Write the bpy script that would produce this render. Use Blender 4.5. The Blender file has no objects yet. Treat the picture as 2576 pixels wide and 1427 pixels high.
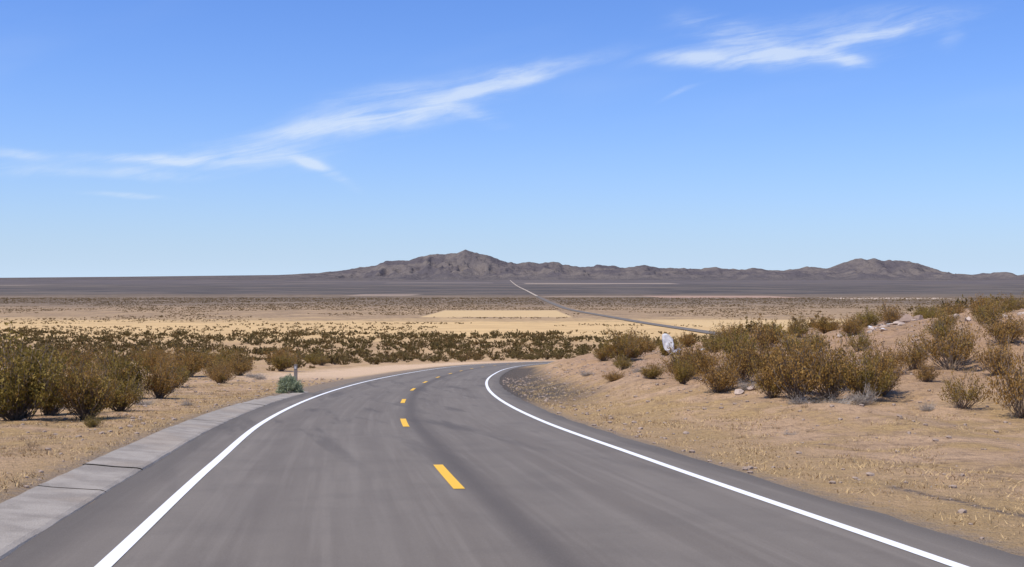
import bpy, math, numpy as np
from mathutils import Vector
rng=np.random.default_rng(7)
scene=bpy.context.scene
SL=180/2862.
# ------------------------------------------------------------------ terrain maths
def ss(x,a,b):
    t=np.clip((np.asarray(x,float)-a)/(b-a),0,1); return t*t*(3-2*t)
PY=np.array([235,320,380,500,800,1500,3000,6000,9000,12000,20000.])
PZ=np.array([-235*SL,-18.4,-19.9,-21.9,-27,-34,-38,-34,-16,10,10.])
h_=np.diff(PY);dl=np.diff(PZ)/h_
M_=np.zeros(len(PY));M_[0]=-SL
for i in range(1,len(PY)-1):
    if dl[i-1]*dl[i]>0: M_[i]=2*dl[i-1]*dl[i]/(dl[i-1]+dl[i])
def prof(Y):
    Y=np.asarray(Y,float)
    k=np.clip(np.searchsorted(PY,Y)-1,0,len(PY)-2)
    t=np.clip((Y-PY[k])/h_[k],0,1)
    z=(2*t**3-3*t**2+1)*PZ[k]+(t**3-2*t**2+t)*h_[k]*M_[k]+(-2*t**3+3*t**2)*PZ[k+1]+(t**3-t**2)*h_[k]*M_[k+1]
    return np.where(Y<235,-SL*Y,z)
CL=np.array([(6.6,-40),(3.2,-10),(1.6,0),(.15,9.47),(-.69,14.76),(-1.18,17.95),(-2.68,28.3),(-3.83,40),(-4.6,53),(-5,68.7),(-4.9,86),(-4.2,110),(-2.4,135),(1.2,160),(7,182),(15.5,200),(27,215),(42,228),(58,245),(75,275),(87,320),(91,400),(88,490),(80,870),(64,1380),(58,2700)],float)
def spline(P,n=14):
    out=[]
    for i in range(len(P)-1):
        p0=P[max(i-1,0)];p1=P[i];p2=P[i+1];p3=P[min(i+2,len(P)-1)]
        d=np.linalg.norm(p2-p1)
        m1=(p2-p0)/max(np.linalg.norm(p2-p1)+np.linalg.norm(p1-p0),1e-6)*d
        m2=(p3-p1)/max(np.linalg.norm(p3-p2)+np.linalg.norm(p2-p1),1e-6)*d
        if i==0: m1=p2-p1
        if i==len(P)-2: m2=p2-p1
        for t in np.linspace(0,1,n,endpoint=False):
            out.append((2*t**3-3*t**2+1)*p1+(t**3-2*t**2+t)*m1+(-2*t**3+3*t**2)*p2+(t**3-t**2)*m2)
    out.append(P[-1]);return np.array(out)
C=spline(CL)
def roadd(X,Y):
    X=np.asarray(X,float).ravel();Y=np.asarray(Y,float).ravel()
    out=np.empty(len(X));A=C[:-1];D=C[1:]-A;L2=(D**2).sum(1)
    for s in range(0,len(X),4000):
        px=X[s:s+4000,None]-A[None,:,0];py=Y[s:s+4000,None]-A[None,:,1]
        t=np.clip((px*D[:,0]+py*D[:,1])/L2,0,1)
        qx=px-t*D[:,0];qy=py-t*D[:,1];dd=np.hypot(qx,qy);k=dd.argmin(1);r=np.arange(len(k))
        cr=D[k,1]*px[r,k]-D[k,0]*py[r,k]
        out[s:s+4000]=dd[r,k]*np.sign(cr)
    return out
def bank(d,Y):
    t=np.maximum(d-5.3,0)
    b=.14*t*t/(t+1.2)+.6*ss(t,0,4); b=10*np.tanh(b/10)
    return b*ss(Y,20,48)*(1-ss(Y,85,190))
T_=rng.random((256,256))
def vn(x,y):
    xi=np.floor(x).astype(int);yi=np.floor(y).astype(int);fx=x-xi;fy=y-yi
    fx=fx*fx*(3-2*fx);fy=fy*fy*(3-2*fy);a=T_[xi&255,yi&255];b=T_[(xi+1)&255,yi&255];c=T_[xi&255,(yi+1)&255];d=T_[(xi+1)&255,(yi+1)&255]
    return (a*(1-fx)+b*fx)*(1-fy)+(c*(1-fx)+d*fx)*fy
def fbm(x,y,o=4):
    r=0;a=.5;s=0
    for i in range(o):
        r=r+a*vn(x*2**i+17.3*i,y*2**i+9.1*i);s+=a;a*=.5
    return r/s
def ground_d(X,Y,d):
    X=np.asarray(X,float).ravel();Y=np.asarray(Y,float).ravel()
    z=prof(Y)+bank(d,Y)
    e=np.where(d>0,d-4.5,-d-5.7)
    m=ss(e,0,3)*(1-ss(Y,180,400))
    bk=ss(e,1,5)*(d>0)*ss(Y,22,40)*(1-ss(Y,110,200))
    z=z+m*(.14*(fbm(X/1.1,Y/1.1,3)-.5)+.35*(fbm(X/9+5,Y/9,2)-.5)*ss(e,2,10))+bk*(.7*(fbm(X/3.5+9,Y/3.5+3,4)-.5)+.36*(fbm(X/.9+4,Y/1.0,3)-.5))
    z=z+.06*ss(-d,5.3,5.7)*(1-ss(Y,40,50))
    z=z+(d>0)*.22*np.exp(-((e-6)/1.2)**2)*ss(Y,20,27)*(1-ss(Y,34,44))*(.3+1.4*fbm(X/2,Y/2,2))
    z=z-.015*(1-ss(np.abs(d),3.6,4.3))
    return z
def ground(X,Y): return ground_d(X,Y,roadd(X,Y))
def g1(x,y): return float(ground([x],[y])[0])
# ------------------------------------------------------------------ mesh helper
def add_mesh(name,V,F,mats,mi=None,smooth=False,link=True,attrs=None,uv=None):
    V=np.asarray(V,np.float32);F=np.asarray(F,np.int32);n,k=F.shape
    me=bpy.data.meshes.new(name);me.vertices.add(len(V));me.vertices.foreach_set('co',V.ravel())
    me.loops.add(n*k);me.loops.foreach_set('vertex_index',F.ravel())
    me.polygons.add(n);me.polygons.foreach_set('loop_start',np.arange(n,dtype=np.int32)*k)
    if mi is not None: me.polygons.foreach_set('material_index',np.asarray(mi,np.int32))
    me.polygons.foreach_set('use_smooth',np.full(n,smooth))
    for m in mats: me.materials.append(m)
    if attrs:
        for kk,a in attrs.items():
            at=me.attributes.new(kk,'FLOAT','POINT');at.data.foreach_set('value',np.asarray(a,np.float32))
    if uv is not None:
        ul=me.uv_layers.new(name='UVMap');ul.data.foreach_set('uv',np.asarray(uv,np.float32)[F.ravel()].ravel())
    me.update(calc_edges=True);me.validate()
    if not link: return me
    ob=bpy.data.objects.new(name,me);scene.collection.objects.link(ob);return ob
def grid_faces(ny,nx):
    i=np.arange(ny*nx).reshape(ny,nx)
    return np.stack([i[:-1,:-1],i[:-1,1:],i[1:,1:],i[1:,:-1]],-1).reshape(-1,4)
# ------------------------------------------------------------------ shader DSL
class S:
    def __init__(s,g,o): s.g=g;s.o=o
    def __add__(a,b): return a.g.m('ADD',a,b)
    __radd__=__add__
    def __sub__(a,b): return a.g.m('SUBTRACT',a,b)
    def __rsub__(a,b): return a.g.m('SUBTRACT',b,a)
    def __mul__(a,b): return a.g.m('MULTIPLY',a,b)
    __rmul__=__mul__
    def __truediv__(a,b): return a.g.m('DIVIDE',a,b)
class G:
    def __init__(s,nt): s.nt=nt;nt.nodes.clear()
    def n(s,t,**k):
        x=s.nt.nodes.new(t)
        for a,b in k.items(): setattr(x,a,b)
        return x
    def put(s,inp,v):
        if isinstance(v,S): s.nt.links.new(v.o,inp)
        elif isinstance(v,(tuple,list)): inp.default_value=tuple(v)+((1,) if len(v)==3 and len(inp.default_value)==4 else ())
        else: inp.default_value=v
    def m(s,op,a,b=None,c=None):
        x=s.n('ShaderNodeMath',operation=op);s.put(x.inputs[0],a)
        if b is not None: s.put(x.inputs[1],b)
        if c is not None: s.put(x.inputs[2],c)
        return S(s,x.outputs[0])
    def ss(s,v,a,b,lo=0.,hi=1.):
        x=s.n('ShaderNodeMapRange',interpolation_type='SMOOTHSTEP')
        for i,q in enumerate([v,a,b,lo,hi]): s.put(x.inputs[i],q)
        return S(s,x.outputs[0])
    def mix(s,f,a,b,bt='MIX'):
        x=s.n('ShaderNodeMix',data_type='RGBA',blend_type=bt);s.put(x.inputs[0],f);s.put(x.inputs[6],a);s.put(x.inputs[7],b);return S(s,x.outputs[2])
    def noise(s,v,sc,det=3,rough=.55,dist=0.):
        x=s.n('ShaderNodeTexNoise');s.put(x.inputs['Vector'],v);x.inputs['Scale'].default_value=sc;x.inputs['Detail'].default_value=det;x.inputs['Roughness'].default_value=rough;x.inputs['Distortion'].default_value=dist
        return S(s,x.outputs[0])
    def vor(s,v,sc,feat='F1'):
        x=s.n('ShaderNodeTexVoronoi',feature=feat);s.put(x.inputs['Vector'],v);x.inputs['Scale'].default_value=sc;return S(s,x.outputs[0])
    def pos(s): return S(s,s.n('ShaderNodeNewGeometry').outputs['Position'])
    def sep(s,v):
        x=s.n('ShaderNodeSeparateXYZ');s.put(x.inputs[0],v);return [S(s,o) for o in x.outputs]
    def comb(s,a,b,c=0.):
        x=s.n('ShaderNodeCombineXYZ')
        for i,q in enumerate((a,b,c)): s.put(x.inputs[i],q)
        return S(s,x.outputs[0])
    def attr(s,name): return S(s,s.n('ShaderNodeAttribute',attribute_name=name).outputs['Fac'])
    def box(s,x,y,x0,x1,y0,y1,ex,ey):
        return s.ss(x,x0,x0+ex)*(1-s.ss(x,x1-ex,x1))*s.ss(y,y0,y0+ey)*(1-s.ss(y,y1-ey,y1))
    def bump(s,hgt,st,dist):
        x=s.n('ShaderNodeBump');x.inputs['Strength'].default_value=st;x.inputs['Distance'].default_value=dist;s.put(x.inputs['Height'],hgt);return S(s,x.outputs[0])
    def out(s,col,rough=.9,nrm=None,spec=.2,transl=0):
        p=s.n('ShaderNodeBsdfPrincipled');s.put(p.inputs['Base Color'],col);s.put(p.inputs['Roughness'],rough);p.inputs['Specular IOR Level'].default_value=spec
        if nrm: s.put(p.inputs['Normal'],nrm)
        o=s.n('ShaderNodeOutputMaterial');sh=p.outputs[0]
        if transl:
            t=s.n('ShaderNodeBsdfTranslucent');s.put(t.inputs[0],col);mx=s.n('ShaderNodeMixShader');mx.inputs[0].default_value=transl
            s.nt.links.new(sh,mx.inputs[1]);s.nt.links.new(t.outputs[0],mx.inputs[2]);sh=mx.outputs[0]
        s.nt.links.new(sh,o.inputs[0])
def mat(name):
    m=bpy.data.materials.new(name);m.use_nodes=True;return m,G(m.node_tree)

# ------------------------------------------------------------------ ground material
gm,g=mat('desert_soil');P=g.pos();x,y,z=g.sep(P);P2=g.comb(x,y,0.)
rd=g.attr('rd');bk=g.attr('bank')
nL=g.noise(P2,.09,3);nM=g.noise(P2,.6,4);nS=g.noise(P2,5.,4,.65);nF=g.noise(P2,30.,3,.7);nXL=g.noise(P2,.012,3)
sand=g.mix(g.ss(nM,.35,.65),(.55,.36,.21),(.41,.265,.15))
sand=g.mix(g.ss(nS,.45,.68)*.7,sand,(.32,.21,.125))
straw=g.mix(g.ss(nS,.3,.7),(.53,.35,.145),(.34,.22,.095))
sand=g.mix(g.ss(nL*.6+nM*.7,.58,.74)*.75,sand,straw)
red=g.mix(g.ss(nS,.3,.7),(.46,.285,.175),(.31,.19,.12))
near=g.mix(g.ss(bk+nM*.8-.4,.25,1.2)*.7,sand,red)
near=g.mix(g.ss(g.noise(P2,1.7,4,.7),.52,.66)*.6,near,(.24,.16,.10))
near=g.mix(g.ss(g.noise(P2,.28,4,.6),.54,.66)*.4,near,(.26,.185,.12))
ard=g.m('ABSOLUTE',rd)
near=g.mix((1-g.ss(ard+nM*2.5,6.8,8.8))*.7*g.ss(nS,.25,.5),near,(.40,.265,.125))
near=g.mix((1-g.ss(ard+nS*1.4-g.ss(rd*-1,0,1)*1.1,4.8,5.6))*.85,near,g.mix(nF,(.13,.11,.095),(.32,.26,.20)))
apr=g.ss(y,34,46)*(1-g.ss(y,110,140))*g.ss(rd,3.4,3.8)*(1-g.ss(rd+nM*2.6,7.4,9.))
near=g.mix(apr*.92,near,(.075,.066,.06))
def track(x0,y0,x1,y1,w):
    L=math.hypot(x1-x0,y1-y0);ax,ay=(x1-x0)/L,(y1-y0)/L
    t=(x-x0)*ax+(y-y0)*ay;s=(x-x0)*ay-(y-y0)*ax+(nM-.5)*.3
    return g.ss(t,0.,.8)*(1-g.ss(t,L-.8,L))*g.m('POWER',2.718,(s*s)*(-1/(w*w)))*g.ss(nS,.3,.55)
near=g.mix(track(4.9,15.6,6.4,8.,.10)*.85,near,(.12,.10,.09))
near=g.mix((track(5.2,21.4,9.5,21.9,.08)+track(5.4,23,9.7,23.6,.08)+track(4.8,19.5,12,12,.1)+track(5.3,19.8,12.6,12.4,.1))*.5,near,(.24,.16,.10))
po=g.ss(y,62,85)*(1-g.ss(y,200,235))*g.ss(rd*-1+nM*2,5.8,7.5)*(1-g.ss(rd*-1+nM*9,15,21))
near=g.mix(po*.8,near,(.69,.49,.32))
near=g.mix(g.ss(nF,.50,.70)*.55,near,(.18,.125,.08))
near=g.mix(g.ss(nF,.28,.44,1.,0.)*.4,near,(.74,.56,.39))
# plain
yy=y+(nXL-.5)*420*g.ss(y,300,900)+ (g.noise(P2,.0016,3)-.5)*g.ss(y,800,2500)*1400
nP=g.noise(P2,.035,5,.65);nQ=g.noise(P2,.004,4,.6);nR=g.noise(P2,.0011,4,.6)
mid=g.mix(g.ss(nP,.35,.65),(.48,.32,.165),(.36,.235,.125))
yel=g.mix(g.ss(nP,.35,.65),(.60,.41,.195),(.50,.335,.16))
gold=g.mix(g.ss(nP,.38,.6),(.39,.265,.15),(.265,.182,.108))
olive=g.mix(g.ss(nP+nQ*.5,.6,.85),(.245,.178,.118),(.155,.115,.08))
purp=g.mix(g.ss(nQ,.4,.6),(.125,.102,.086),(.076,.066,.06))  # dark scrub tone with distance haze put into the colour
far=g.mix(g.ss(yy,360,480),mid,yel)
far=g.mix(g.ss(yy,680,930),far,gold)
far=g.mix(g.ss(yy,1150,1900),far,olive)
far=g.mix(g.ss(yy,2500,3300),far,purp)
far=g.mix(g.ss(yy,5200,8500)*.6,far,(.132,.11,.104))  # painted haze tint carries on further out along y
far=g.mix(g.ss(nR,.50,.62)*g.ss(y,2600,3600)*.5,far,(.20,.16,.12))
far=g.mix(g.ss(g.noise(P2,.0023,4,.6),.53,.66)*g.ss(y,1500,2600)*.5,far,(.07,.061,.05))
v1=g.vor(P2,1/5.5);d1=g.ss(v1,.2,.34,1.,0.)*g.ss(y,600,900)*(1-g.ss(y,2500,3500))*g.ss(nXL+nP*.3,.45,.6)
far=g.mix(d1*.75,far,(.10,.075,.042))
v2=g.vor(P2,1/17.);d2=g.ss(v2,.12,.26,1.,0.)*g.ss(y,1000,1500)*(1-g.ss(y,4500,6500))
far=g.mix(d2*.55,far,(.08,.062,.048))
def patch(far,col,f,*b): return g.mix(g.box(x,y,*b)*f,far,col)
far=patch(far,(.57,.40,.20),.85,-75,50,900,1250,3,10)
far=patch(far,(.57,.40,.20),.75,95,420,600,820,5,25)
far=patch(far,(.38,.25,.18),.8,310,620,2350,2780,8,40)
far=patch(far,(.56,.44,.33),.85,640,900,2180,2420,8,40)
far=patch(far,(.36,.28,.21),.75,70,1100,7300,7900,30,80)
far=patch(far,(.36,.28,.21),.5,-3800,-2700,6300,6800,60,80)
far=patch(far,(.34,.27,.21),.5,-900,-120,7800,8200,30,80)
far=patch(far,(.34,.25,.18),.6,60,330,2500,2700,30,40)
far=patch(far,(.36,.27,.2),.6,-420,-230,2700,3100,30,40)
col=g.mix(g.ss(y,120,330),near,far)
bh=nM*.45+nS*.4+nF*.2
g.out(col,.95,g.bump(bh,1.,.26),.1)

# ------------------------------------------------------------------ ground sheet
def axis(lo,hi,st,gr,neg,pos):
    a=list(np.arange(lo,hi+1e-6,st));s=st;v=a[-1];r=[]
    while v<pos: s*=gr;v+=s;r.append(v)
    s=st;v=a[0];l=[]
    while v>-neg: s*=gr;v-=s;l.append(v)
    return np.array(l[::-1]+a+r)
gx=axis(-26,30,.25,1.055,15000,15000);gy=axis(-6,66,.25,1.03,400,19000)
X,Y=np.meshgrid(gx,gy);d=roadd(X,Y);Z=ground_d(X,Y,d)
V=np.stack([X.ravel(),Y.ravel(),Z],-1)
add_mesh('desert_ground',V,grid_faces(len(gy),len(gx)),[gm],smooth=True,attrs={'rd':np.clip(d,-60,60),'bank':bank(d,Y.ravel())})

# ------------------------------------------------------------------ road
seg=np.diff(C,axis=0);sl=np.hypot(*seg.T);cum=np.concatenate([[0],np.cumsum(sl)])
def at(s):
    s=np.asarray(s,float);xx=np.interp(s,cum,C[:,0]);yy_=np.interp(s,cum,C[:,1])
    e=1.0;x2=np.interp(s+e,cum,C[:,0])-np.interp(s-e,cum,C[:,0]);y2=np.interp(s+e,cum,C[:,1])-np.interp(s-e,cum,C[:,1])
    l=np.hypot(x2,y2);return xx,yy_,x2/l,y2/l
def s_of_y(yv): return float(np.interp(yv,C[:160,1],cum[:160]))
def lift(Y): return .012+.05*ss(Y,150,235)+.25*ss(Y,240,330)+.3*ss(Y,800,2000)
def strip(name,offs,s0,s1,dz,matl,step=None,jit=0,dzs=None):
    st=[s0];
    while st[-1]<s1:
        c=st[-1];st.append(c+(step or (.6 if c<300 else 4 if c<900 else 20)))
    st[-1]=s1;st=np.array(st);xx,yv,tx,ty=at(st);n=len(st);rows=[];uvs=[]
    for j,o in enumerate(offs):
        oo=np.full(n,float(o))
        if jit and j in (0,len(offs)-1): oo=oo+(fbm(st*.9,np.full(n,3.+j),3)-.5)*jit
        vx=xx+ty*oo;vy=yv-tx*oo
        vz=prof(vy)+lift(vy)+dz*(1+vy.clip(0)/60)+(dzs[j] if dzs else 0)
        rows.append(np.stack([vx,vy,vz],-1));uvs.append(np.stack([oo,st],-1))
    V=np.stack(rows,1).reshape(-1,3);U=np.stack(uvs,1).reshape(-1,2)
    return V,grid_faces(n,len(offs)),U
def join(parts):
    Vs=[];Fs=[];Us=[];o=0
    for V,F,U in parts: Vs.append(V);Fs.append(F+o);Us.append(U);o+=len(V)
    return np.concatenate(Vs),np.concatenate(Fs),np.concatenate(Us)
am,g=mat('asphalt');uvn=S(g,g.n('ShaderNodeUVMap',uv_map='UVMap').outputs[0]);u,v,_=g.sep(uvn);P=g.pos()
n1=g.noise(g.comb(u*1.3,v*.06),1.,4,.6);n2=g.noise(g.comb(u*.5,v*.25),1.,3);n3=g.noise(P,60.,3,.8);n4=g.noise(g.comb(u*5.,v*.12),1.,3);n5=g.noise(P,.9,4,.65)
wob=(g.noise(g.comb(0.,v*.15),1.,2)-.5)*.25
c=g.mix(g.ss(n1,.3,.7),(.147,.123,.098),(.182,.155,.124))
c=g.mix(g.ss(n4,.45,.7)*.45,c,(.222,.19,.153))
c=g.mix(g.ss(n5,.45,.7)*.3,c,(.122,.104,.085))
uu=u+wob
def band(u,c0,w): return g.m('POWER',2.718,(((u-c0)/w)*((u-c0)/w))*-1)
c=g.mix((band(uu,-2.6,.35)+band(uu,-1.0,.32)+band(uu,1.1,.35)+band(uu,2.7,.35))*g.ss(n2,.3,.7)*.35,c,(.106,.089,.073))
c=g.mix(band(u,.28,.24)*.7,c,(.084,.07,.059))
sk=g.noise(g.comb(u*1.1+v*.12,v*.11),1.,4,.6)
c=g.mix(g.ss(sk,.52,.66)*g.ss(v,50,68)*(1-g.ss(v,110,140))*.6,c,(.082,.07,.06))
c=g.mix(g.ss(g.m('ABSOLUTE',u)+n1*.3,3.95,4.45)*.6,c,(.095,.081,.066))
c=g.mix(g.ss(n3,.5,.8)*.35,c,(.30,.265,.22));c=g.mix(g.ss(n3,.3,.45,1.,0.)*.35,c,(.07,.06,.05))
g.out(c,.85,g.bump(n3,.35,.006),.2)
SC=cum[-1]
parts=[strip('',[-4.45,-4,-3,-2,-1,0,1,2,3,4,4.3],0,s_of_y(49),0,None,jit=.2),strip('',[-4.1,-4,-3,-2,-1,0,1,2,3,4,4.25],s_of_y(49),SC,0,None,jit=.16)]
V,F,U=join(parts);add_mesh('asphalt_road',V,F,[am],uv=U,smooth=True)
def paint(name,col,col2):
    m,g=mat(name);P=g.pos();n=g.noise(P,14.,4,.7);g.out(g.mix(g.ss(n,.54,.8)*.5,col,col2),.6,None,.3);return m
wm=paint('white_road_paint',(.80,.79,.76),(.45,.44,.42));ym=paint('yellow_road_paint',(.80,.45,.03),(.45,.28,.06))
V,F,U=join([strip('',[-3.57,-3.43],0,380,.005,None),strip('',[3.43,3.57],0,380,.005,None)]);add_mesh('white_edge_lines',V,F,[wm],uv=U)
s1=s_of_y(14.7);parts=[]
for k in range(-4,24):
    a=s1+k*12.19
    if a<0.5: continue
    parts.append(strip('',[-.075,.075],a,a+3.15,.005,None,step=.4))
V,F,U=join(parts);add_mesh('yellow_dashed_line',V,F,[ym],uv=U)
dm,g=mat('graded_dirt');P=g.pos();g.out(g.mix(g.noise(P,.006,4),(.52,.43,.33),(.34,.28,.22)),.95,None,.1)
dr=spline(np.array([(58,2640),(56,3000),(50,3900),(36,5200),(18,7000),(-10,9500),(-16,9900)],float),20)
hw=np.interp(dr[:,1],[2640,4000,6000,9900],[3.3,3.3,3.6,4])
V=np.concatenate([np.stack([dr[:,0]-hw,dr[:,1],prof(dr[:,1])+1.],-1),np.stack([dr[:,0]+hw,dr[:,1],prof(dr[:,1])+1.],-1)])
n=len(dr);F=np.stack([np.arange(n-1),np.arange(n-1)+n,np.arange(1,n)+n,np.arange(1,n)],-1)
add_mesh('dirt_road',V,F,[dm])
cm,g=mat('weathered_concrete');P=g.pos();n=g.noise(P,1.4,4,.6);f=g.noise(P,45.,3,.75);st_=g.noise(P,.5,3)
c=g.mix(g.ss(n,.35,.65),(.36,.315,.26),(.26,.225,.185));c=g.mix(g.ss(f,.52,.75)*.5,c,(.52,.46,.39));c=g.mix(g.ss(f,.28,.42,1.,0.)*.6,c,(.12,.10,.085));c=g.mix(g.ss(st_,.5,.65)*.3,c,(.36,.28,.2))
g.out(c,.9,g.bump(f*.6+n*.4,.7,.03),.15)
parts=[];a=0.5;e=s_of_y(50)
while a<e:
    L=rng.uniform(2.6,3.4);b=min(a+L,e+.5);k=rng.uniform(-.012,.012)
    tp=1-.75*max(0,(b-(e-12))/12)
    offs=[-4.42,-4.46,-4.52,-4.85,-5.12,-5.27,-5.30,-5.32]
    dz=[-.03,.012,.03,.06,.085,.10,.085,-.03]
    w=[-4.40+(o+4.40)*(.45+.55*tp) for o in offs]
    parts.append(strip('',w,a,b-.015,0,None,step=.5,dzs=[q*tp+k for q in dz]));a=b
V,F,U=join(parts);V[:,2]+=.02*(fbm(V[:,0]*3,V[:,1]*3,2)-.5);add_mesh('concrete_curb',V,F,[cm],uv=U,smooth=False)

# ------------------------------------------------------------------ mountains
RP=np.array([(-2600,706),(-900,703),(0,699),(300,696.5),(700,692),(800,687),(860,682),(895,675),(920,671),(950,666),(970,659),(1000,656),(1030,655),(1055,647),(1080,641),(1110,639),(1150,637),(1170,629),(1185,634),(1210,640),(1235,647),(1260,655),(1300,664),(1330,660),(1350,663),(1390,658),(1415,664),(1440,671),(1475,672),(1510,666),(1540,669),(1560,673),(1590,671),(1620,667),(1650,674),(1700,676),(1750,677),(1800,672),(1830,676),(1860,680),(1900,674),(1940,681),(1970,682),(2000,678),(2030,671),(2070,675),(2100,673),(2120,663),(2140,655),(2165,650),(2180,656),(2200,650),(2225,658),(2240,654),(2280,659),(2310,663),(2330,671),(2350,680),(2375,690),(2390,696),(2410,689),(2430,690),(2455,698),(2480,704),(2520,706),(2576,711),(2800,708),(3100,690),(3400,696),(4200,708)],float)
RX=(RP[:,0]-1288)*4.193;RZ=1.8+(703-RP[:,1])*4.193
mx=np.arange(-11000,9000,14.);my=np.arange(9600,13601,50.)
X,Y=np.meshgrid(mx,my)
R=np.interp(mx,RX,RZ)+ (fbm(mx/60,mx*0+2,3)-.5)*28*ss(np.interp(mx,RX,RZ),40,120)
rr=(Y-12000)/2300.
shape=np.where(rr<0,np.clip(1+rr,0,1)**1.5,np.clip(1-rr*1.3,0,1))
base=prof(Y)-6
xw=X+160*(fbm(X/500,Y/300,2)-.5)
rid=1-np.abs(2*fbm(xw/300+3,Y/900,5)-1)*2.6;rid2=1-np.abs(2*fbm(xw/110+8,Y/320+2,4)-1)*2.4
H=np.maximum(R[None,:]-base,0)
w=np.clip(-rr*1.0,0,1)*ss(1+rr,0,.3);w=np.minimum(w*3,1)*ss(R,30,90)[None,:]
Z=base+H*shape*(1-w*.66*(1-np.clip(rid,0,1))-w*.3*(1-np.clip(rid2,0,1)))+ (H*w*.2*(fbm(X/260,Y/500,4)-.45))
Z=np.where(rr<-.999,base,Z)
fh=80*np.exp(-((Y-10700)/380)**2)*np.clip(fbm(X/330+40,Y/500,4)-.38,0,1)*2.6*ss(X,-1900,-600)
Z=np.maximum(Z,base+fh)
mm,g=mat('hazy_mountain_rock');P=g.pos();x,y,z=g.sep(P);n=g.noise(P,.004,5,.6);n2=g.noise(P,.02,4,.6)
c=g.mix(g.ss(n,.38,.62),(.105,.092,.096),(.168,.142,.126));c=g.mix(g.ss(n2,.48,.68)*.45,c,(.072,.065,.068))  # rock tones with aerial haze mixed into the base colour
c=g.mix(g.ss(z,-5,55,1.,0.)*.6,c,(.115,.101,.098))
g.out(c,1.,g.bump(n2,.8,40.),.0)
add_mesh('mountain_range',np.stack([X.ravel(),Y.ravel(),Z.ravel()],-1),grid_faces(len(my),len(mx)),[mm],smooth=True)

# ------------------------------------------------------------------ bushes
def leafmat(name,a,b,c3,tr=.25,sc=2.2):
    m,g=mat(name);P=g.pos();r=S(g,g.n('ShaderNodeObjectInfo').outputs['Random']);n=g.noise(P,sc,3,.6);n2=g.noise(P,14.,2)
    c=g.mix(g.ss(n+r*.35-.17,.36,.62),a,b);c=g.mix(g.ss(n2,.5,.75)*.6,c,c3);g.out(c,.7,None,.2,tr);return m
def plainmat(name,a,b,sc=20.):
    m,g=mat(name);P=g.pos();g.out(g.mix(g.noise(P,sc,3),a,b),.9,None,.15);return m
lm=leafmat('creosote_leaf',(.235,.168,.034),(.31,.172,.045),(.44,.295,.09),.27)
lm2=leafmat('scrub_leaf',(.155,.112,.036),(.215,.128,.043),(.25,.165,.06),.22,.15)
tm=plainmat('bush_stem',(.12,.085,.06),(.26,.20,.15))
sm=leafmat('sage_leaf',(.27,.30,.17),(.40,.43,.27),(.58,.60,.42),.3,6.)
drym=plainmat('dry_twig',(.24,.205,.175),(.38,.33,.27))
def bush(seed,nst,nl,ls,spread=62,open_=0.,base=.12,twigs=3,sw=.012):
    r=np.random.default_rng(seed);V=[];F=[];MI=[];o=0;LP=[]
    def tube(pts,w0,w1):
        nonlocal o
        n=len(pts);ring=[]
        for i,p in enumerate(pts):
            w=w0+(w1-w0)*i/(n-1)
            for k in range(3):
                a=k*2.094;ring.append((p[0]+w*math.cos(a),p[1]+w*math.sin(a),p[2]+w*.3*math.sin(a*2)))
        V.append(np.array(ring))
        for i in range(n-1):
            for k in range(3): F.append((o+i*3+k,o+i*3+(k+1)%3,o+(i+1)*3+(k+1)%3,o+(i+1)*3+k));MI.append(1)
        o+=len(ring)
    lob=r.uniform(.55,1.15,9)
    for i in range(nst):
        ph=r.uniform(0,2*math.pi);th=math.radians(spread*math.sqrt(r.uniform(0.01,1))*1.25);th=min(th,1.42)
        Lr=lob[int(ph/2/math.pi*9)%9]*r.uniform(.62,1.12)
        re=math.sin(th)*Lr*1.05;ze=(math.cos(th)**.75)*Lr*.98+.12
        b0=np.array([r.normal(0,.06),r.normal(0,.06),0]);pts=[]
        wig=r.normal(0,.035,(6,3));dirv=np.array([math.cos(ph),math.sin(ph)])
        for j,t in enumerate(np.linspace(0,1,6)):
            rx=re*t**.95;zz=ze*(t**(1.0+.25*math.sin(th)));q=np.array([b0[0]+dirv[0]*rx,b0[1]+dirv[1]*rx,zz])+wig[j]*t;pts.append(q)
        tube(pts,sw,sw*.35)
        pts=np.array(pts)
        def pt(t):
            f=t*5;k=min(int(f),4);return pts[k]*(1-(f-k))+pts[k+1]*(f-k)
        for q in range(twigs):
            t=r.uniform(.35,.85);p=pt(t);e=p+np.array([r.normal(0,.13),r.normal(0,.13),r.uniform(.05,.22)])
            tube([p,(p+e)/2+r.normal(0,.015,3),e],sw*.5,sw*.2);LP.append((p*.3+e*.7,.045));LP.append((e,.035))
        for t in r.uniform(.42+open_,1.02,6): LP.append((pt(min(t,1)),.045))
    LP0=np.array([q[0] for q in LP]);sd=np.array([q[1] for q in LP])
    if nl:
        k=r.integers(0,len(LP0),nl);c=LP0[k]+r.normal(0,1,(nl,3))*sd[k][:,None];c[:,2]=np.maximum(c[:,2],base*r.uniform(.5,1.5,nl))
        a=r.normal(0,1,(nl,3));a/=np.linalg.norm(a,axis=1)[:,None];b=np.cross(a,r.normal(0,1,(nl,3)));b/=np.linalg.norm(b,axis=1)[:,None]
        s=(ls*r.uniform(.5,1.3,nl))[:,None];a=a*s;b=b*s*.55
        Q=np.stack([c-a,c-b,c+a,c+b],1).reshape(-1,3);V.append(Q)
        fi=np.arange(nl*4).reshape(-1,4)+o
        F=np.concatenate([np.array(F).reshape(-1,4),fi]);MI=MI+[0]*nl
    return np.concatenate(V),np.asarray(F),np.array(MI)
big=[]
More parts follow.
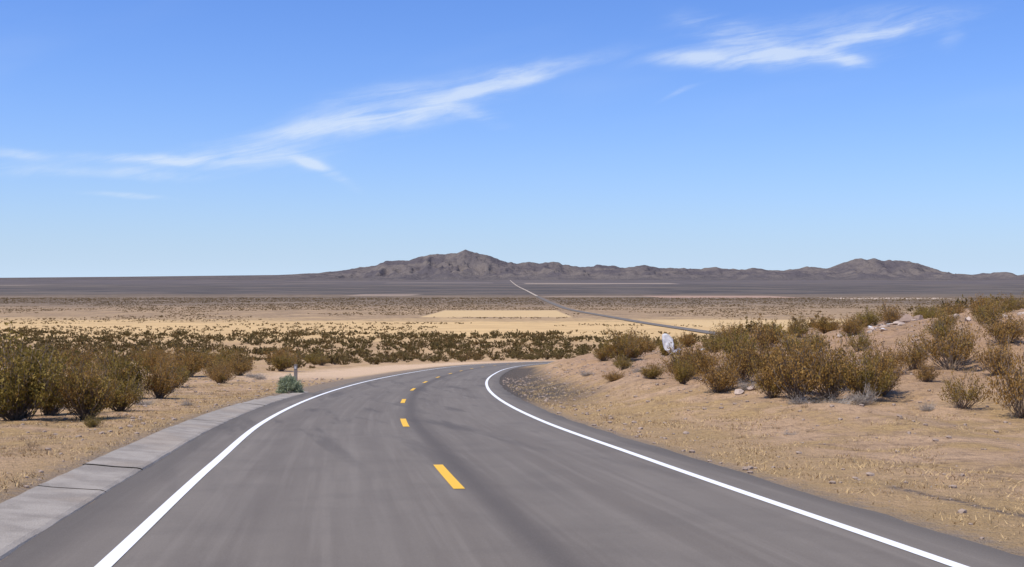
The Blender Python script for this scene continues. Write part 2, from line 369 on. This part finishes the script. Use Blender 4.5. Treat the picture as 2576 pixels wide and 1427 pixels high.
for s,n,nl,ls,sp,op in [(1,90,8000,.025,56,.05),(2,80,6500,.025,60,.08),(3,75,3600,.026,58,.18),(4,60,2600,.027,64,.22),(5,90,7500,.025,48,.03),(6,80,5200,.025,60,.12)]:
    b=bush(s,n,nl,ls,sp,op);big.append(add_mesh('creosote_variant',b[0],b[1],[lm,tm],mi=b[2],link=False))
b=bush(11,90,600,.02,70,.2,twigs=5,sw=.010);dryme=add_mesh('dry_shrub',b[0],b[1],[drym,drym],mi=b[2],link=False)
# dense rounded sage: sprays gathered in tufts over a dome
r=np.random.default_rng(3);nt=130;td=r.normal(0,1,(nt,3));td/=np.linalg.norm(td,axis=1)[:,None];td[:,2]=np.abs(td[:,2]);tr_=r.uniform(.74,.98,nt)
n=13000;ki=r.integers(0,nt,n);t=r.uniform(.35,1.08,n)**.6
c=td[ki]*(t*tr_[ki])[:,None]+r.normal(0,.055,(n,3));c[:,2]=np.maximum(c[:,2],.03)
a=td[ki]*.8+r.normal(0,.5,(n,3));a/=np.linalg.norm(a,axis=1)[:,None];b=np.cross(a,r.normal(0,1,(n,3)));b/=np.linalg.norm(b,axis=1)[:,None]
s=r.uniform(.025,.055,n)[:,None];a=a*s;b=b*s*.45
sageme=add_mesh('sagebrush',np.stack([c-a,c-b,c+a,c+b],1).reshape(-1,3),np.arange(n*4).reshape(-1,4),[sm],link=False)
def place(name,me,x,y,w,h,rot=None,sink=.05):
    ob=bpy.data.objects.new(name,me);scene.collection.objects.link(ob);ob.location=(x,y,g1(x,y)-sink);ob.scale=(w/1.9,w/1.9,h/1.08);ob.rotation_euler=(0,0,rng.uniform(0,6.28) if rot is None else rot);return ob
BL=[ # x,y,width,height,variant
(-12.4,28.6,3.1,2.35,0),(-10.9,29.2,2.3,1.7,4),(-13.8,30.5,2.6,2.2,5),(-11.2,32.5,1.8,1.3,1),(-14.4,34,2.0,1.6,0),(-12.8,27.0,1.6,1.1,3),(-12.6,31.0,2.2,1.9,4),
(-13.9,41.0,2.4,2.0,4),(-12.9,41.6,1.9,1.5,0),(-14.6,40.4,1.7,1.4,5),(-9.6,26,.6,.4,2),
(-19.5,52,2.4,1.5,1),(-16.6,56,2.2,1.4,5),(-22.5,60,2.6,1.7,4),(-16.4,64,2.0,1.2,2),(-18.6,72,2.6,1.5,2),(-21,70,2.6,1.6,0),
(-22.7,80,3.6,2.2,0),(-20.2,84,3.0,1.7,5),(-26,86,3.2,2.0,4),(-30.2,96,3.6,2.4,0),(-24.6,97,3.0,1.9,2),(-20.5,101,3.0,2.,4),(-27.4,110,3.6,2.4,0),(-43,112,4.2,2.6,5),(-37,104,3.6,2.1,2),(-38,90,3.0,1.9,5),(-31,76,2.6,1.7,5),(-23,92,2.2,1.4,3),(-32,118,3.6,2.2,1),(-24,122,3,2,5),
(-28.5,140,4,2.5,0),(-25.2,146,3.2,2.2,1),(-22,132,2.4,1.6,2),(-34,128,3.6,2.2,5),(-42,135,4.2,2.6,0),(-50,118,4.,2.4,4),
(6.0,62,2.6,1.9,0),(7.0,65,2.8,2.1,1),(8.8,64,2.4,1.3,4),(5.2,64,1.8,1.2,5),(5.9,40,1.8,1.4,2),(6.6,41.5,1.7,1.5,1),(5.0,41,1.2,.8,1),(7.2,43,1.7,1.3,5),(4.6,47,1.2,.8,5),
(6.2,34,1.7,1.25,5),(7.1,35,1.7,1.7,2),(5.7,38,1.3,1.,4),(8.2,36,1.8,1.6,1),(7.6,37.5,1.8,1.6,5),(9.1,46,2.3,1.7,1),(10.6,48,2.1,1.5,2),(7.7,30.6,2.2,2.0,2),(8.7,31.2,2.0,2.0,3),(8.2,32,2.0,1.85,5),(7.2,31.3,1.4,1.3,5),
(9.7,31.0,1.8,1.6,5),(10.4,32,1.6,1.5,4),(9.3,33,1.6,1.8,1),(12,36.5,1.7,1.2,3),(12.3,33.8,1.0,.8,2),(11.4,28.8,1.3,1.2,3),(14.1,36.5,2.1,2.0,3),(14.8,38,1.8,1.6,5),(13.2,37.5,1.5,1.3,2),
(12.1,27.0,1.9,2.1,3),(12.9,27.4,1.9,1.9,5),(12.5,26.0,1.4,1.2,3),(14.8,34.6,1.6,1.4,2),(17.1,39.4,2.0,1.4,5),(15.8,57,2.0,1.3,1),(17,54.5,1.9,1.2,5),(18.3,55,1.7,1.3,2),
(13.1,43,1.3,1.1,3),(22.8,62,1.4,1.0,1),(21.4,51.5,1.9,1.2,5),(19.6,47,1.6,1.1,2),(13.9,55,1.5,1.2,2),(12.2,53,1.9,1.3,1),(11.2,58,2.0,1.4,0),(17.5,46,1.4,1.,2),(16,42.5,1.3,1.0,5),(25,58,2.0,1.3,5),(20,41,1.6,1.2,2),(10.4,40,1.2,.9,2),(9.6,54,1.8,1.3,5),(24,66,2.2,1.3,1),(27,70,2.4,1.3,5),(30,72,2.4,1.4,1),(20,66,1.8,1.1,5),(17,68,1.8,1.2,1),(14,72,2,1.3,5),(12,78,2,1.4,1),(9.5,80,2,1.5,5),(28,63,1.8,1.1,2),(23.5,55,1.3,.9,2),(10.8,43.5,1.4,1.1,5),(12,45.5,1.5,1.2,1),(15,50,1.5,1.1,5)]
for x,y,w,h,k in BL: place('creosote_bush',big[k],x,y,w,h)
for x,y,w,h in [(-19.5,76,2.6,.7),(-17.8,78,1.8,.6),(-16,72,1.5,.5),(10.5,28.8,.6,.4),(9.3,30.2,1.3,.7),(8.4,29.6,1.4,.5),(7.6,29.8,1.3,.5),(13.8,26.0,1.6,1.1),(5.9,24.2,.45,.18),(-21,62,1.6,.6),(11.2,34.5,.8,.5),(6.9,33.4,1.0,.5),(4.9,44,.9,.4),(12.4,40,.8,.5),(-10.3,36,.8,.3),(-14.5,48,1.4,.5),(-12,37,1.0,.4),(-16.5,50,1.2,.5)]: place('dry_shrub',dryme,x,y,w,h)
place('sagebrush',sageme,-9.5,48.6,1.2,.85,sink=-.02)
place('creosote_bush',big[5],3.9,43.5,1.1,.55)
place('dry_shrub',dryme,3.4,52,1.0,.5)

def mass(name,variants,px,py,sz,hz,mats,extra=0):
    Vs=[];Fs=[];Ms=[];o=0;gz=ground(px,py)
    for i in range(len(px)):
        v,f,m=variants[rng.integers(len(variants))];a=rng.uniform(0,6.28);ca,sa=math.cos(a),math.sin(a)
        q=np.empty_like(v);s=sz[i]/1.9;q[:,0]=px[i]+s*(v[:,0]*ca-v[:,1]*sa);q[:,1]=py[i]+s*(v[:,0]*sa+v[:,1]*ca);q[:,2]=gz[i]-.05+v[:,2]*hz[i]/1.08
        Vs.append(q);Fs.append(f+o);Ms.append(m);o+=len(v)
    return add_mesh(name,np.concatenate(Vs),np.concatenate(Fs),mats,mi=np.concatenate(Ms))
lo1=[bush(30+i,18,480,.08,64,0,twigs=0,sw=.015) for i in range(6)]
lo15=[bush(60+i,8,170,.13,64,0,twigs=0,sw=.02) for i in range(6)]
lo2=[bush(40+i,0+3,44,.22,66,0,twigs=0,sw=.02) for i in range(5)]
def scatter(n,y0,y1,halfw,cond):
    Y=np.sqrt(rng.uniform(y0*y0,y1*y1,n));X=rng.uniform(-1,1,n)*halfw*Y;d=roadd(X,Y);k=cond(X,Y,d);return X[k],Y[k]
cl=lambda X,Y,s,t:fbm(X/s+3,Y/s,3)>t
def condA(X,Y,d):
    left=(d<-15)&((Y>110)|(X<-.45*Y-3)|((X<-20)&(Y>70)))
    fary=(Y>238)&(np.abs(d)>9)
    right=(d>24)&(Y>100)
    return (left|fary|right)&cl(X,Y,22,.42)
X1,Y1=scatter(2500,60,270,.95,condA);s=rng.uniform(.9,3.6,len(X1));mass('desert_scrub',lo1,X1,Y1,s,s*rng.uniform(.45,.7,len(X1)),[lm2,tm])
X1,Y1=scatter(9000,262,540,.72,lambda X,Y,d:(np.abs(d)>9)&cl(X,Y,30,.40+.10*ss(Y,400,530))&(Y<460+130*(fbm(X/60,Y/60,2)-.3)-0.16*X));s=rng.uniform(1.1,4.2,len(X1));mass('desert_scrub',lo15,X1,Y1,s,s*rng.uniform(.45,.68,len(X1)),[lm2,tm])
X1,Y1=scatter(5000,430,720,.7,lambda X,Y,d:(np.abs(d)>9)&((fbm(X/50,Y/50,3)>.61)|((X<-40)&(Y<620)&(fbm(X/40,Y/40,2)>.46))));s=rng.uniform(1.2,3.0,len(X1));mass('desert_scrub',lo2,X1,Y1,s,s*.55,[lm2,tm])
X1,Y1=scatter(42000,740,2400,.58,lambda X,Y,d:(np.abs(d)>10)&(fbm(X/90,Y/130,4)>.49-(Y-700)*.00012)&~((X>-75)&(X<50)&(Y>900)&(Y<1250)));s=rng.uniform(1.,2.6,len(X1))*(1+Y1/4000);mass('desert_scrub',lo2,X1,Y1,s,s*.45,[lm2,tm])

# ------------------------------------------------------------------ dry grass, pebbles
gmt=plainmat('dry_grass_blade',(.40,.265,.12),(.58,.42,.22),3.)
n=420000;Y1=rng.uniform(7,62,n)**1.0;X1=rng.uniform(-30,30,n);k=np.abs(X1)<.55*Y1+3;X1=X1[k];Y1=Y1[k];n=len(X1);d=roadd(X1,Y1)
e=np.where(d>0,d-4.45,-d-5.4)
pr=np.where(d<0,np.exp(-((e-1.0)/1.4)**2)*.9+.4*(fbm(X1/2.5,Y1/2.5,3)>.50),np.exp(-((e-1.6)/1.4)**2)*.85+.45*(fbm(X1/2.2,Y1/2.2,3)>.49)*(Y1<29)+.2*(fbm(X1/2.2,Y1/2.2,3)>.53))
tuf=fbm(X1*1.6,Y1*1.6,2)
k=(e>.1)&(rng.random(n)<pr*(.1+1.6*ss(tuf,.35,.75)))
X1=X1[k];Y1=Y1[k];n=len(X1);Zg=ground_d(X1,Y1,d[k]);hh=rng.uniform(.012,.045,n)*(1+.9*ss(tuf[k],.5,.75));a=rng.uniform(0,6.28,n);wd=.005+.004*rng.random(n)+Y1*.0001
lx=rng.normal(0,.8,n)*hh;ly=rng.normal(0,.8,n)*hh
V=np.stack([np.stack([X1-np.cos(a)*wd,Y1-np.sin(a)*wd,Zg-.005],-1),np.stack([X1+np.cos(a)*wd,Y1+np.sin(a)*wd,Zg-.005],-1),np.stack([X1+lx,Y1+ly,Zg+hh],-1)],1).reshape(-1,3)
add_mesh('dry_grass',V,np.arange(n*3).reshape(-1,3),[gmt])
wv=[bush(80+i,26,30,.05,66,.1,twigs=1,sw=.022) for i in range(4)]
n=2600;Y1=rng.uniform(10,75,n);X1=rng.uniform(-.5,.5,n)*Y1*1.1;d=roadd(X1,Y1);k=((d>5.2)|(d<-6.2))&(rng.random(n)<.25+.75*(fbm(X1/3,Y1/3,2)>.50));X1=X1[k];Y1=Y1[k];s=rng.uniform(.08,.36,len(X1))*(1+Y1/80);mass('dead_weeds',wv,X1,Y1,s,s*.45,[drym,plainmat('weed_stem',(.26,.17,.09),(.42,.29,.16))])
def rockmesh(seed,sub=2,rough=.25,lo=.55):
    import bmesh
    bm=bmesh.new();bmesh.ops.create_icosphere(bm,subdivisions=sub,radius=1);r=np.random.default_rng(seed)
    pl=r.normal(0,1,(9,3));pl/=np.linalg.norm(pl,axis=1)[:,None];dd=r.uniform(lo,.9,9)
    V=np.array([v.co[:] for v in bm.verts])
    for p,q in zip(pl,dd):
        t=V@p;V=V-np.maximum(t-q,0)[:,None]*p
    V+=r.normal(0,rough*.1,V.shape);F=np.array([[v.index for v in f.verts] for f in bm.faces]);bm.free();return V,F
pm=plainmat('pebble_stone',(.22,.16,.12),(.44,.34,.26),6.)
n=16000;Y1=rng.uniform(8,75,n);X1=rng.uniform(-28,30,n);d=roadd(X1,Y1);e=np.where(d>0,d-4.4,-d-5.5);k=(e>0)&(np.abs(X1)<.55*Y1+3)&(rng.random(n)<.3+.7*np.exp(-e/1.5)+.3*(d>0)*(Y1>25));X1=X1[k];Y1=Y1[k];Zg=ground_d(X1,Y1,d[k])
rk=[rockmesh(i,1,.6) for i in range(4)];Vs=[];Fs=[];o=0
for i in range(len(X1)):
    v,f=rk[i%4];s=(.008+.03*rng.random()**3*1.6)*(1+.012*Y1[i]);Vs.append(v*[s*1.2,s,s*.7]+[X1[i],Y1[i],Zg[i]+s*.2]);Fs.append(f+o);o+=len(v)
add_mesh('loose_pebbles',np.concatenate(Vs),np.concatenate(Fs),[pm])
whm=plainmat('white_rock_surface',(.50,.48,.46),(.80,.79,.77),5.);brm=plainmat('brown_rock_surface',(.20,.135,.10),(.34,.25,.19),3.);pkm=plainmat('pale_rock_surface',(.36,.27,.21),(.52,.42,.34),3.)
def rock(name,x,y,sx,sy,sz,m,seed,tilt=0,dz=0,lo=.55):
    v,f=rockmesh(seed,3,.25,lo);ob=add_mesh(name,v,f,[m]);ob.scale=(sx,sy,sz);ob.rotation_euler=(0,tilt,rng.uniform(0,6));ob.location=(x,y,g1(x,y)+sz*.45+dz);return ob
# leaning white boulder resting on a lower one
ob=rock('white_boulder',7.85,57,.38,.30,.72,whm,5,0,.28,.35);ob.rotation_euler=(0,-.55,.3)
ob=rock('white_boulder',8.2,57.1,.36,.3,.3,whm,9,.3,.05,.35)
for i,(xx,yy_) in enumerate([(10.3,64),(10.9,65)]): rock('white_boulder',xx,yy_,.2,.16,.1,whm,20+i)
rock('brown_boulder',19.9,58,.8,.5,.5,brm,31,lo=.35);rock('brown_boulder',20.9,58.3,.45,.35,.3,brm,32,lo=.35);rock('brown_boulder',19.2,57.6,.35,.3,.25,brm,33,lo=.35)
for i in range(30):
    t=rng.uniform(0,1);xx=14.5+6.5*t+rng.normal(0,.35);yy_=49+9*t+rng.normal(0,.5);s=rng.uniform(.07,.19);rock('pale_boulder',xx,yy_,s*1.3,s,s*.6,whm if i%8==0 else pkm,40+i%7,lo=.4)
for i in range(18):
    xx=rng.uniform(18,26);yy_=rng.uniform(46,58);s=rng.uniform(.1,.26);rock('brown_boulder',xx,yy_,s*1.2,s,s*.7,brm if i%2 else pkm,50+i%7,lo=.4)
for i,(xx,yy_,s) in enumerate([(-11.2,20.5,.06),(-8.0,14.2,.06),(-7.2,12.4,.05),(6.6,33,.16),(7.0,33.2,.12),(6.2,36.5,.14)]): rock('pale_boulder',xx,yy_,s*1.3,s,s*.7,pkm,60+i)

import bmesh
pmx,g=mat('weathered_post');P=g.pos();g.out(g.mix(g.noise(P,12.,3),(.17,.145,.13),(.28,.25,.22)),.8,None,.2)
rfm,g=mat('reflector_white');P=g.pos();g.out(g.mix(g.noise(P,8.,2),(.55,.55,.53),(.45,.45,.43)),.5,None,.4)
def boxmesh(bm,cx,cy,cz,sx,sy,sz,mi=0,bev=.005):
    r=bmesh.ops.create_cube(bm,size=1);vs=r['verts']
    for v in vs: v.co=Vector((cx+v.co.x*sx,cy+v.co.y*sy,cz+v.co.z*sz))
    fs={f for v in vs for f in v.link_faces}
    for f in fs: f.material_index=mi
bm=bmesh.new();boxmesh(bm,0,0,.6,.15,.045,1.2);boxmesh(bm,0,-.03,1.04,.10,.012,.12,1);boxmesh(bm,0.084,0,.6,.016,.09,1.18)
me=bpy.data.meshes.new('delineator_post');bm.to_mesh(me);bm.free();me.materials.append(pmx);me.materials.append(rfm)
ob=bpy.data.objects.new('delineator_post',me);scene.collection.objects.link(ob);ob.location=(-10.85,57,g1(-10.85,57)-.08)

# ------------------------------------------------------------------ sky, sun, camera
EL,AZ=math.radians(60),math.radians(238)
w=bpy.data.worlds.new('World');scene.world=w;w.use_nodes=True;g=G(w.node_tree)
sky=g.n('ShaderNodeTexSky',sky_type='NISHITA',sun_disc=False,sun_elevation=EL,sun_rotation=AZ,altitude=300.,air_density=1.,dust_density=1.,ozone_density=1.5)
skc=S(g,sky.outputs[0])
dv=S(g,g.n('ShaderNodeTexCoord').outputs['Generated']);dx,dy,dz=g.sep(dv)
den=g.m('MAXIMUM',dy,.08);u=dx/den;v=dz/den;front=g.ss(dy,.1,.3)
wn=g.noise(g.comb(u*4.,v*8.),1.,4,.6)-.5;wn2=g.noise(g.comb(u*4.+7.,v*8.+3.),1.,4,.6)-.5
uw=u+wn*.06;vw=v+wn2*.03
def cl_(px,py,hl,hw,ang,amp):
    cx=(px-1288)/2862;cy=(703-py)/2862;a=math.radians(ang);ca,sa=math.cos(a)/(hl/2862),math.sin(a)/(hl/2862);cb,sb=math.cos(a)/(hw/2862),math.sin(a)/(hw/2862)
    A=g.m('MULTIPLY_ADD',uw,ca,g.m('MULTIPLY_ADD',vw,sa,-cx*ca-cy*sa))
    B=g.m('MULTIPLY_ADD',vw,cb,g.m('MULTIPLY_ADD',uw,-sb,cx*sb-cy*cb))
    r2=g.m('MULTIPLY_ADD',A,A,B*B)
    return g.m('DIVIDE',amp,g.m('MULTIPLY_ADD',r2,r2,r2*.5+1.))
tot=None
for q in [(1180,235,150,20,20,.85),(1330,197,120,14,14,.75),(940,310,260,36,8,.7),(980,250,270,52,12,.5),(1380,160,150,15,12,.5),(1180,290,110,24,-16,.35),(820,325,170,18,6,.5),
          (410,410,190,16,-2,.95),(640,400,170,42,4,.65),(350,447,200,14,-2,.55),(785,418,50,12,-20,.9),(850,455,80,13,-33,.5),(30,392,90,14,-4,.85),(60,436,180,22,0,.5),(320,500,120,9,-4,.65),
          (1900,145,230,20,2,.9),(2120,98,240,15,11,.85),(2115,152,45,16,-10,.85),(1830,90,170,44,-15,.55),(2150,65,340,52,6,.52),(1780,162,150,18,-6,.55),(1700,242,60,8,22,.65),(2390,100,30,40,-60,.3)]:
    t=cl_(*q);tot=t if tot is None else tot+t
fib=g.noise(g.comb(uw*8.+vw*-2.,vw*70.+uw*-15.),1.,5,.65,.8);fib2=g.noise(g.comb(u*12.+v*20.,v*40.-u*12.),1.,5,.65)
cf=g.ss(tot*(g.ss(fib,.2,.75)*.8+g.ss(fib2,.3,.7)*.4+.2),.09,1.4)*front
veil=g.ss(g.noise(g.comb(u*2.2,v*9.-u*1.5),1.,4,.5),.5,.8)*g.ss(dz,.02,.1)*.10
skc=g.mix(1.,skc,(.55,.83,1.42),'MULTIPLY')
hz=g.m('POWER',2.718,g.m('MAXIMUM',dz,0.)*-13.)*.9
skc=g.mix(hz,skc,(5.0,6.3,7.8))
c=g.mix(g.m('MINIMUM',cf*.66+veil,.8),skc,(6.2,6.9,7.8))
bg=g.n('ShaderNodeBackground');g.put(bg.inputs[0],c);bg.inputs[1].default_value=.125
o=g.n('ShaderNodeOutputWorld');g.nt.links.new(bg.outputs[0],o.inputs[0])
L=bpy.data.lights.new('sun','SUN');L.energy=4.7;L.angle=math.radians(.5);L.color=(1,.93,.82)
lo=bpy.data.objects.new('sun',L);scene.collection.objects.link(lo)
sv=Vector((math.sin(AZ)*math.cos(EL),math.cos(AZ)*math.cos(EL),math.sin(EL)));lo.rotation_euler=sv.to_track_quat('Z','Y').to_euler()
c=bpy.data.cameras.new('camera');c.lens=40;c.sensor_width=36;c.clip_start=.1;c.clip_end=60000
co=bpy.data.objects.new('camera',c);scene.collection.objects.link(co);co.location=(0,0,1.8);co.rotation_euler=(math.radians(90-.21),0,0);scene.camera=co
scene.view_settings.view_transform='Standard';scene.view_settings.look='None';scene.view_settings.exposure=0
